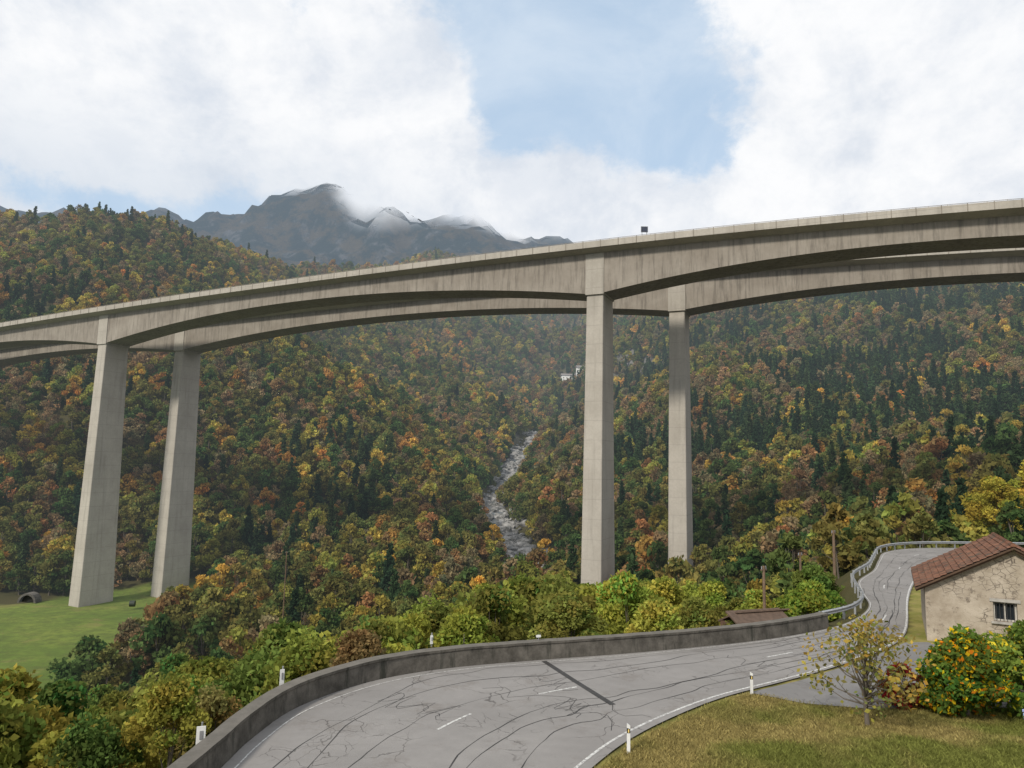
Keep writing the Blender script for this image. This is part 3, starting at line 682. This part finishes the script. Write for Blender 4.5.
gk=bpy.data.collections.new('grass_kinds')
for g in range(3):
    k=26; base=rng.normal(0,.09,(k,3)); base[:,2]=0; a=rng.random(k)*6.28; h=.05+.08*rng.random(k); lean=rng.normal(0,.05,(k,2))
    dx=np.c_[np.cos(a),np.sin(a),np.zeros(k)]*.014; tip=base+np.c_[lean,h]; md=base+np.c_[lean*.35,h*.55]
    LV=np.stack([base-dx,base+dx,md+dx*.7,tip],1).reshape(-1,3)
    ob=build('tuft_%s'%'abc'[g],MB(),LV,np.arange(4*k).reshape(k,4),np.ones((k,3))*(.7+.6*rng.random((k,1))),[BARK,LI]); gk.objects.link(ob)
gp=np.c_[rng.uniform(1.5,26,26000),rng.uniform(19.5,29.5,26000)]
dr=-pline_dist(gp[:,0],gp[:,1],Rcoarse); kk=(dr>.35)&~inpoly(gp[:,0],gp[:,1],dw)&(gp[:,0]/gp[:,1]<.85)&(gp[:,0]/gp[:,1]>.08)
gp=gp[kk]; gz=height(gp[:,0],gp[:,1]); ng=len(gp)
cn=fbm(gp[:,0]/2.5,gp[:,1]/2.5,3,21)[:,None]; colr=np.clip((cn-.36)/.26,0,1); gc=np.array([.22,.235,.06])*(1-colr)+np.array([.38,.31,.12])*colr; gc=gc*(.7+.6*rng.random((ng,1)))
instancer('lawn_grass',np.c_[gp,gz-.01],np.c_[gc,np.ones(ng)],rng.integers(0,3,ng),np.c_[np.zeros((ng,2)),rng.random(ng)*6.28],np.repeat(.6+.9*rng.random((ng,1)),3,1),gk)

# ------------------------------------------------------------ stone house
house=link(bpy.data.objects.new('stone_house',None))
c0=np.array((23.0,39.6)); gd=np.array((.88,-.475)); gd/=np.hypot(*gd); bk=np.array((-gd[1],gd[0]))
WH,AP,HW,DP=2.9,5.15,4.1,7.5
def hp(a,b,z): q=c0+gd*a+bk*b; return (q[0],q[1],z)
m,n=newmat('old_plaster'); P=n.pos()
c=n.mix(n.mapr(n.noise(P,.8,8,.7),.35,.65,0,1),(.30,.25,.19),(.46,.40,.325)); c=n.mix(n.ss(n.noise(P,2.4,8,.75),.53,.66),c,(.20,.165,.13))
e=n.voro(n.scale(P,(1,1,1.6)),2.6,'DISTANCE_TO_EDGE'); c=n.mix(n.m('MULTIPLY',n.ss(e,.05,.01),n.ss(n.noise(P,.6,3),.46,.56)),c,(.13,.11,.09))
finish(n,m,bsdf(n,c,.95,n.noise(P,7,8,.7),.6,.05)); PL=m
wx0,wx1,wz0,wz1=3.1,4.15,1.35,2.35
def top(a): return WH+(AP-WH)*(1-abs(a-HW)/HW)
mb=MB()
def slab(poly,b0,b1):
    b=len(mb.v); k=len(poly)
    for bb in(b0,b1):
        for a,z in poly: mb.v.append(hp(a,bb,z))
    mb.f.append(tuple(b+i for i in range(k))); mb.f.append(tuple(b+k+i for i in reversed(range(k))))
    for i in range(k): mb.f.append((b+i,b+k+i,b+k+(i+1)%k,b+(i+1)%k))
    mb.m+=[0]*(k+2)
slab([(0,-.8),(wx0,-.8),(wx0,top(wx0)),(0,WH)],0,.45)
slab([(wx0,-.8),(wx1,-.8),(wx1,wz0),(wx0,wz0)],.0,.45)
slab([(wx0,wz1),(wx1,wz1),(wx1,top(wx1)),(HW,AP),(wx0,top(wx0))],0,.45)
slab([(wx1,-.8),(HW*2,-.8),(HW*2,WH),(wx1,top(wx1))],0,.45)
slab([(0,-.8),(HW*2,-.8),(HW*2,WH),(HW,AP),(0,WH)],DP-.45,DP)
slab([(0,-.8),(.45,-.8),(.45,WH+.2),(0,WH)],.452,DP-.452)
slab([(HW*2-.45,-.8),(HW*2,-.8),(HW*2,WH),(HW*2-.45,WH+.2)],.452,DP-.452)
mb.obj('walls',[PL],parent=house)
wood=simple('dark_wood',(.09,.055,.035),.8); glass,n=newmat('window_glass'); finish(n,glass,bsdf(n,(.02,.025,.03),.08,spec=.6),False)
fr=simple('window_frame_paint',(.42,.40,.36),.6)
mb=MB(); ang=math.atan2(gd[1],gd[0]); wc=(wx0+wx1)/2; zc=(wz0+wz1)/2
mb.box(hp(wc,.3,zc),(wx1-wx0-.02,.02,wz1-wz0-.02),ang,1)
for a,z,sx,sz_ in[(wx0+.05,zc,.08,.98),(wx1-.05,zc,.08,.98),(wc,zc,.06,.82),(wc,wz0+.05,.86,.08),(wc,wz1-.05,.86,.08)]: mb.box(hp(a,.24,z),(sx,.06,sz_),ang,0)
for k in range(6): mb.box(hp(wx0+.14+k*.155,.1,zc),(.022,.022,.98),ang,2)
mb.box(hp(wc,-.04,wz0-.06),(1.3,.22,.1),ang,3); mb.box(hp(wc,-.02,wz1+.09),(1.35,.08,.16),ang,3)
mb.obj('window',[fr,glass,simple('dark_iron',(.05,.05,.05),.6),simple('sill_stone',(.36,.34,.31),.8)],parent=house)
m,n=newmat('roof_tiles'); P=n.pos(); v=n.new('ShaderNodeTexVoronoi'); n.put(v.inputs['Vector'],P); v.inputs['Scale'].default_value=3.2
s3=n.new('ShaderNodeSeparateColor'); n.put(s3.inputs[0],v.outputs['Color'])
c=n.mix(s3.outputs[0],(.085,.042,.028),(.20,.095,.058)); c=n.mix(n.ss(n.noise(P,1.6,7,.7),.48,.66),c,(.075,.06,.045)); finish(n,m,bsdf(n,c,.85,n.noise(P,8,5),.4,.03)); RT=m
ov=.55; go_=.5
for sd in(0,1):
    rowsN=15; nb_=int((DP+2*go_)/.055); V=[];Fc=[]; sl=math.hypot(HW,AP-WH); tot=sl+ov
    for rI in range(rowsN):
        for e2 in(0,1):
            u=(rI+e2)/rowsN*tot; a=HW-u*HW/sl if sd==0 else HW+u*HW/sl; z=AP-u*(AP-WH)/sl+.16+(.05 if e2 else .0)
            for k in range(nb_+1):
                b=-go_+k*.055; wv=.055*abs(math.sin(math.pi*k*.055/.22+(.0)))
                V.append(hp(a,b,z+wv+.008*rng.random()))
        o=rI*2*(nb_+1)
        for k in range(nb_): Fc.append((o+k,o+k+1,o+nb_+1+k+1,o+nb_+1+k))
    mesh_obj('roof_tiles_slope',V,Fc,[RT],parent=house)
    mb=MB()
    pr=[(0,.12),(tot,.12),(tot,.02),(0,.02)]
    rr=[]
    for bb in(-go_+.02,DP+go_-.02): rr.append([hp(HW+(-1 if sd==0 else 1)*u*HW/sl,bb,AP-u*(AP-WH)/sl+h) for u,h in pr])
    mb.loft(rr)
    for k in range(9):
        bb=-.3+k*(DP+.6)/8; rr=[]
        for db in(-.05,.05): rr.append([hp(HW+(-1 if sd==0 else 1)*u*HW/sl,bb+db,AP-u*(AP-WH)/sl+h) for u,h in [(0.1,.015),(tot-.05,.015),(tot-.05,-.1),(.1,-.1)]])
        mb.loft(rr)
    mb.obj('roof_boards',[wood],parent=house)
mb=MB()
for k in range(20):
    b0=-go_+k*(DP+2*go_)/20; rr=[]
    for bb,ra in((b0,.15),(b0+(DP+2*go_)/20+.03,.12)):
        rr.append([hp(HW+math.cos(t)*ra,bb,AP+.16+math.sin(t)*ra) for t in np.linspace(0,math.pi,7)])
    mb.loft(rr)
mb.obj('ridge_tiles',[RT],parent=house)
mb=MB(); q=hp(6.0,4.5,5.2); mb.box(q,(.8,.8,2.2),ang,0); mb.box((q[0],q[1],6.35),(1.0,1.0,.12),ang,1); mb.obj('chimney',[PL,simple('slate',(.15,.14,.14),.8)],parent=house,bevel=.02)

# ------------------------------------------------------------ small things
polem=simple('pole_wood',(.16,.11,.075),.85); 
def pole(x,y,z0,z1,rd=.13,name='utility_pole'):
    mb=MB(); mb.tube([(x,y,z0),(x,y,z1)],[rd*1.2,rd*.8],10)
    mb.box((x,y,z1-.25),(.5,.09,.09),.5); 
    for d in(-.2,.2): mb.tube([(x+d*math.cos(.5),y+d*math.sin(.5),z1-.2),(x+d*math.cos(.5),y+d*math.sin(.5),z1)],[.04,.025],6,1)
    mb.obj(name,[polem,steel])
pole(28.4,62.3,-4,3.9); pole(17.2,48.2,-4,2.6,.11); pole(-46.5,150,-36,-10,.12); pole(24.5,60,-4,2.2,.10)
wp=simple('white_post_plastic',(.75,.75,.73),.5,var=.08); bk_=simple('black_band_and_arch_shade',(.02,.02,.02),.5); rf=simple('reflector',(.8,.6,.2),.3)
def delineator(x,y,z):
    mb=MB(); mb.loft([[(x-.055,y-.05,zz),(x+.055,y-.05,zz),(x+.035,y+.05,zz),(x-.035,y+.05,zz)] for zz in (z-.1,z+.6)])
    mb.loft([[(x-.056,y-.052,z+.6),(x+.056,y-.052,z+.6),(x+.036,y+.052,z+.6),(x-.036,y+.052,z+.6)],[(x-.056,y-.052,z+.76),(x+.056,y-.052,z+.73),(x+.036,y+.052,z+.73),(x-.036,y+.052,z+.76)]],1)
    mb.loft([[(x-.055,y-.05,z+.76),(x+.055,y-.05,z+.73),(x+.035,y+.05,z+.73),(x-.035,y+.05,z+.76)],[(x-.055,y-.05,z+.88),(x+.055,y-.05,z+.83),(x+.035,y+.05,z+.83),(x-.035,y+.05,z+.88)]])
    mb.box((x,y-.056,z+.67),(.04,.008,.1),0,2); mb.obj('delineator_post',[wp,bk_,rf])
delineator(3.95,23.5,-.02); delineator(9.95,29.55,-.02)
def plate(x,y,z,wd,hh,rot):
    mb=MB(); mb.tube([(x,y,z),(x,y,z+hh+.1)],[.03,.03],8,1); mb.box((x,y-.05,z+hh*.62),(wd,.03,hh*.75),rot,0); mb.box((x+.02,y-.075,z+hh*.7),(wd*.35,.012,hh*.3),rot,2)
    mb.obj('delineator_plate',[wp,steel,simple('grey_mark',(.25,.25,.26),.5)])
plate(-9.3,22.6,0.0,.26,.85,.3); plate(-8.45,27.6,.35,.16,.8,.5); plate(-3.4,32.9,.75,.12,.5,.4)
mb=MB(); mb.tube([(1.5,34.25,.8),(1.5,34.25,1.05)],[.03,.03],8,1); mb.box((1.5,34.2,1.0),(.22,.05,.1),.3,0); mb.obj('reflector_marker',[wp,steel])
mb=MB(); bl=simple('faded_blue_paint',(.30,.36,.55),.5)
cx,cy=17.75,23.9;cz_=hz1(cx,cy)
for k in range(5): mb.box((cx,cy-.2+k*.1,cz_+.45),(1.2,.08,.03))
for k in range(4): mb.box((cx,cy+.28+k*.03,cz_+.56+k*.11),(1.2,.025,.09))
for dx in(-.5,.5):
    mb.box((cx+dx,cy-.2,cz_+.2),(.06,.06,.5)); mb.box((cx+dx,cy+.3,cz_+.45),(.06,.06,1.0)); mb.box((cx+dx,cy,cz_+.66),(.06,.55,.05))
mb.obj('garden_bench',[bl],bevel=.008)
mb=MB(); sx,sy,sz0=16.2,46.6,-4.0
mb.box((sx,sy,sz0+1.5),(3.6,3.0,3.4),.35,0)
for sd in(-1,1):
    mb.box((sx,sy+sd*.85*math.cos(.35),sz0+3.55),(4.2,2.1,.1),.35,1,Matrix.Rotation(-sd*.45,3,'X'))
mb.box((sx,sy-1.52,sz0+1.2),(.9,.06,1.9),.35,2)
mb.obj('wooden_shed',[simple('shed_boards',(.11,.065,.045),.85),simple('shed_roof',(.11,.075,.055),.8),wood])
def farhouse(x,y,wd,dp,h,rot,name):
    z=hz1(x,y)
    e=link(bpy.data.objects.new(name,None)); e.location=(x,y,z+7); e.rotation_euler=(0,0,rot)
    mb=MB(); mb.box((0,0,h/2-6),(wd,dp,h+12)); mb.obj('walls',[simple('white_render',(.75,.74,.71),.8,haze=True)],parent=e)
    mb=MB(); rr=[[(xx,-dp/2-.8,h),(xx,0,h+dp*.32),(xx,dp/2+.8,h),(xx,0,h+.02)] for xx in(-wd/2-.8,wd/2+.8)]; mb.loft(rr); mb.obj('roof',[simple('grey_roof',(.2,.18,.17),.8,haze=True)],parent=e)
    mb=MB()
    for k in range(4):
        for fl in(1.6,4.4): mb.box((-wd/2+(k+.5)*wd/4,-dp/2-.03,fl),(1.1,.1,1.4))
    mb.obj('windows',[glass],parent=e)
farhouse(70,874,16,9,7.5,.1,'white_house'); farhouse(86,880,9,8,6,.1,'white_house')
mb=MB(); px,py=-146,219; pz=-35.6
arch=[(math.cos(t)*2.2,math.sin(t)*2.2) for t in np.linspace(0,math.pi,11)]; ar2=[(math.cos(t)*2.8,math.sin(t)*2.8) for t in np.linspace(0,math.pi,11)]
mb.loft([[(px+a,py,pz+b) for a,b in ar2+arch[::-1]],[(px+a,py+3,pz+b) for a,b in ar2+arch[::-1]]])
b0=len(mb.v); mb.v+=[(px+a,py+1.2,pz+b) for a,b in arch]; mb.f.append(tuple(range(b0,b0+11))); mb.m.append(1)  # black sheet inside the arch paints the shade of the opening
mb.obj('culvert_portal',[OLDC,bk_]); 
mb=MB(); mb.tube([(-113,216,-34.6),(-111.6,216.3,-34.6)],[.9,.9],18); mb.obj('hay_bale',[simple('dark_wrap',(.04,.05,.04),.5)])
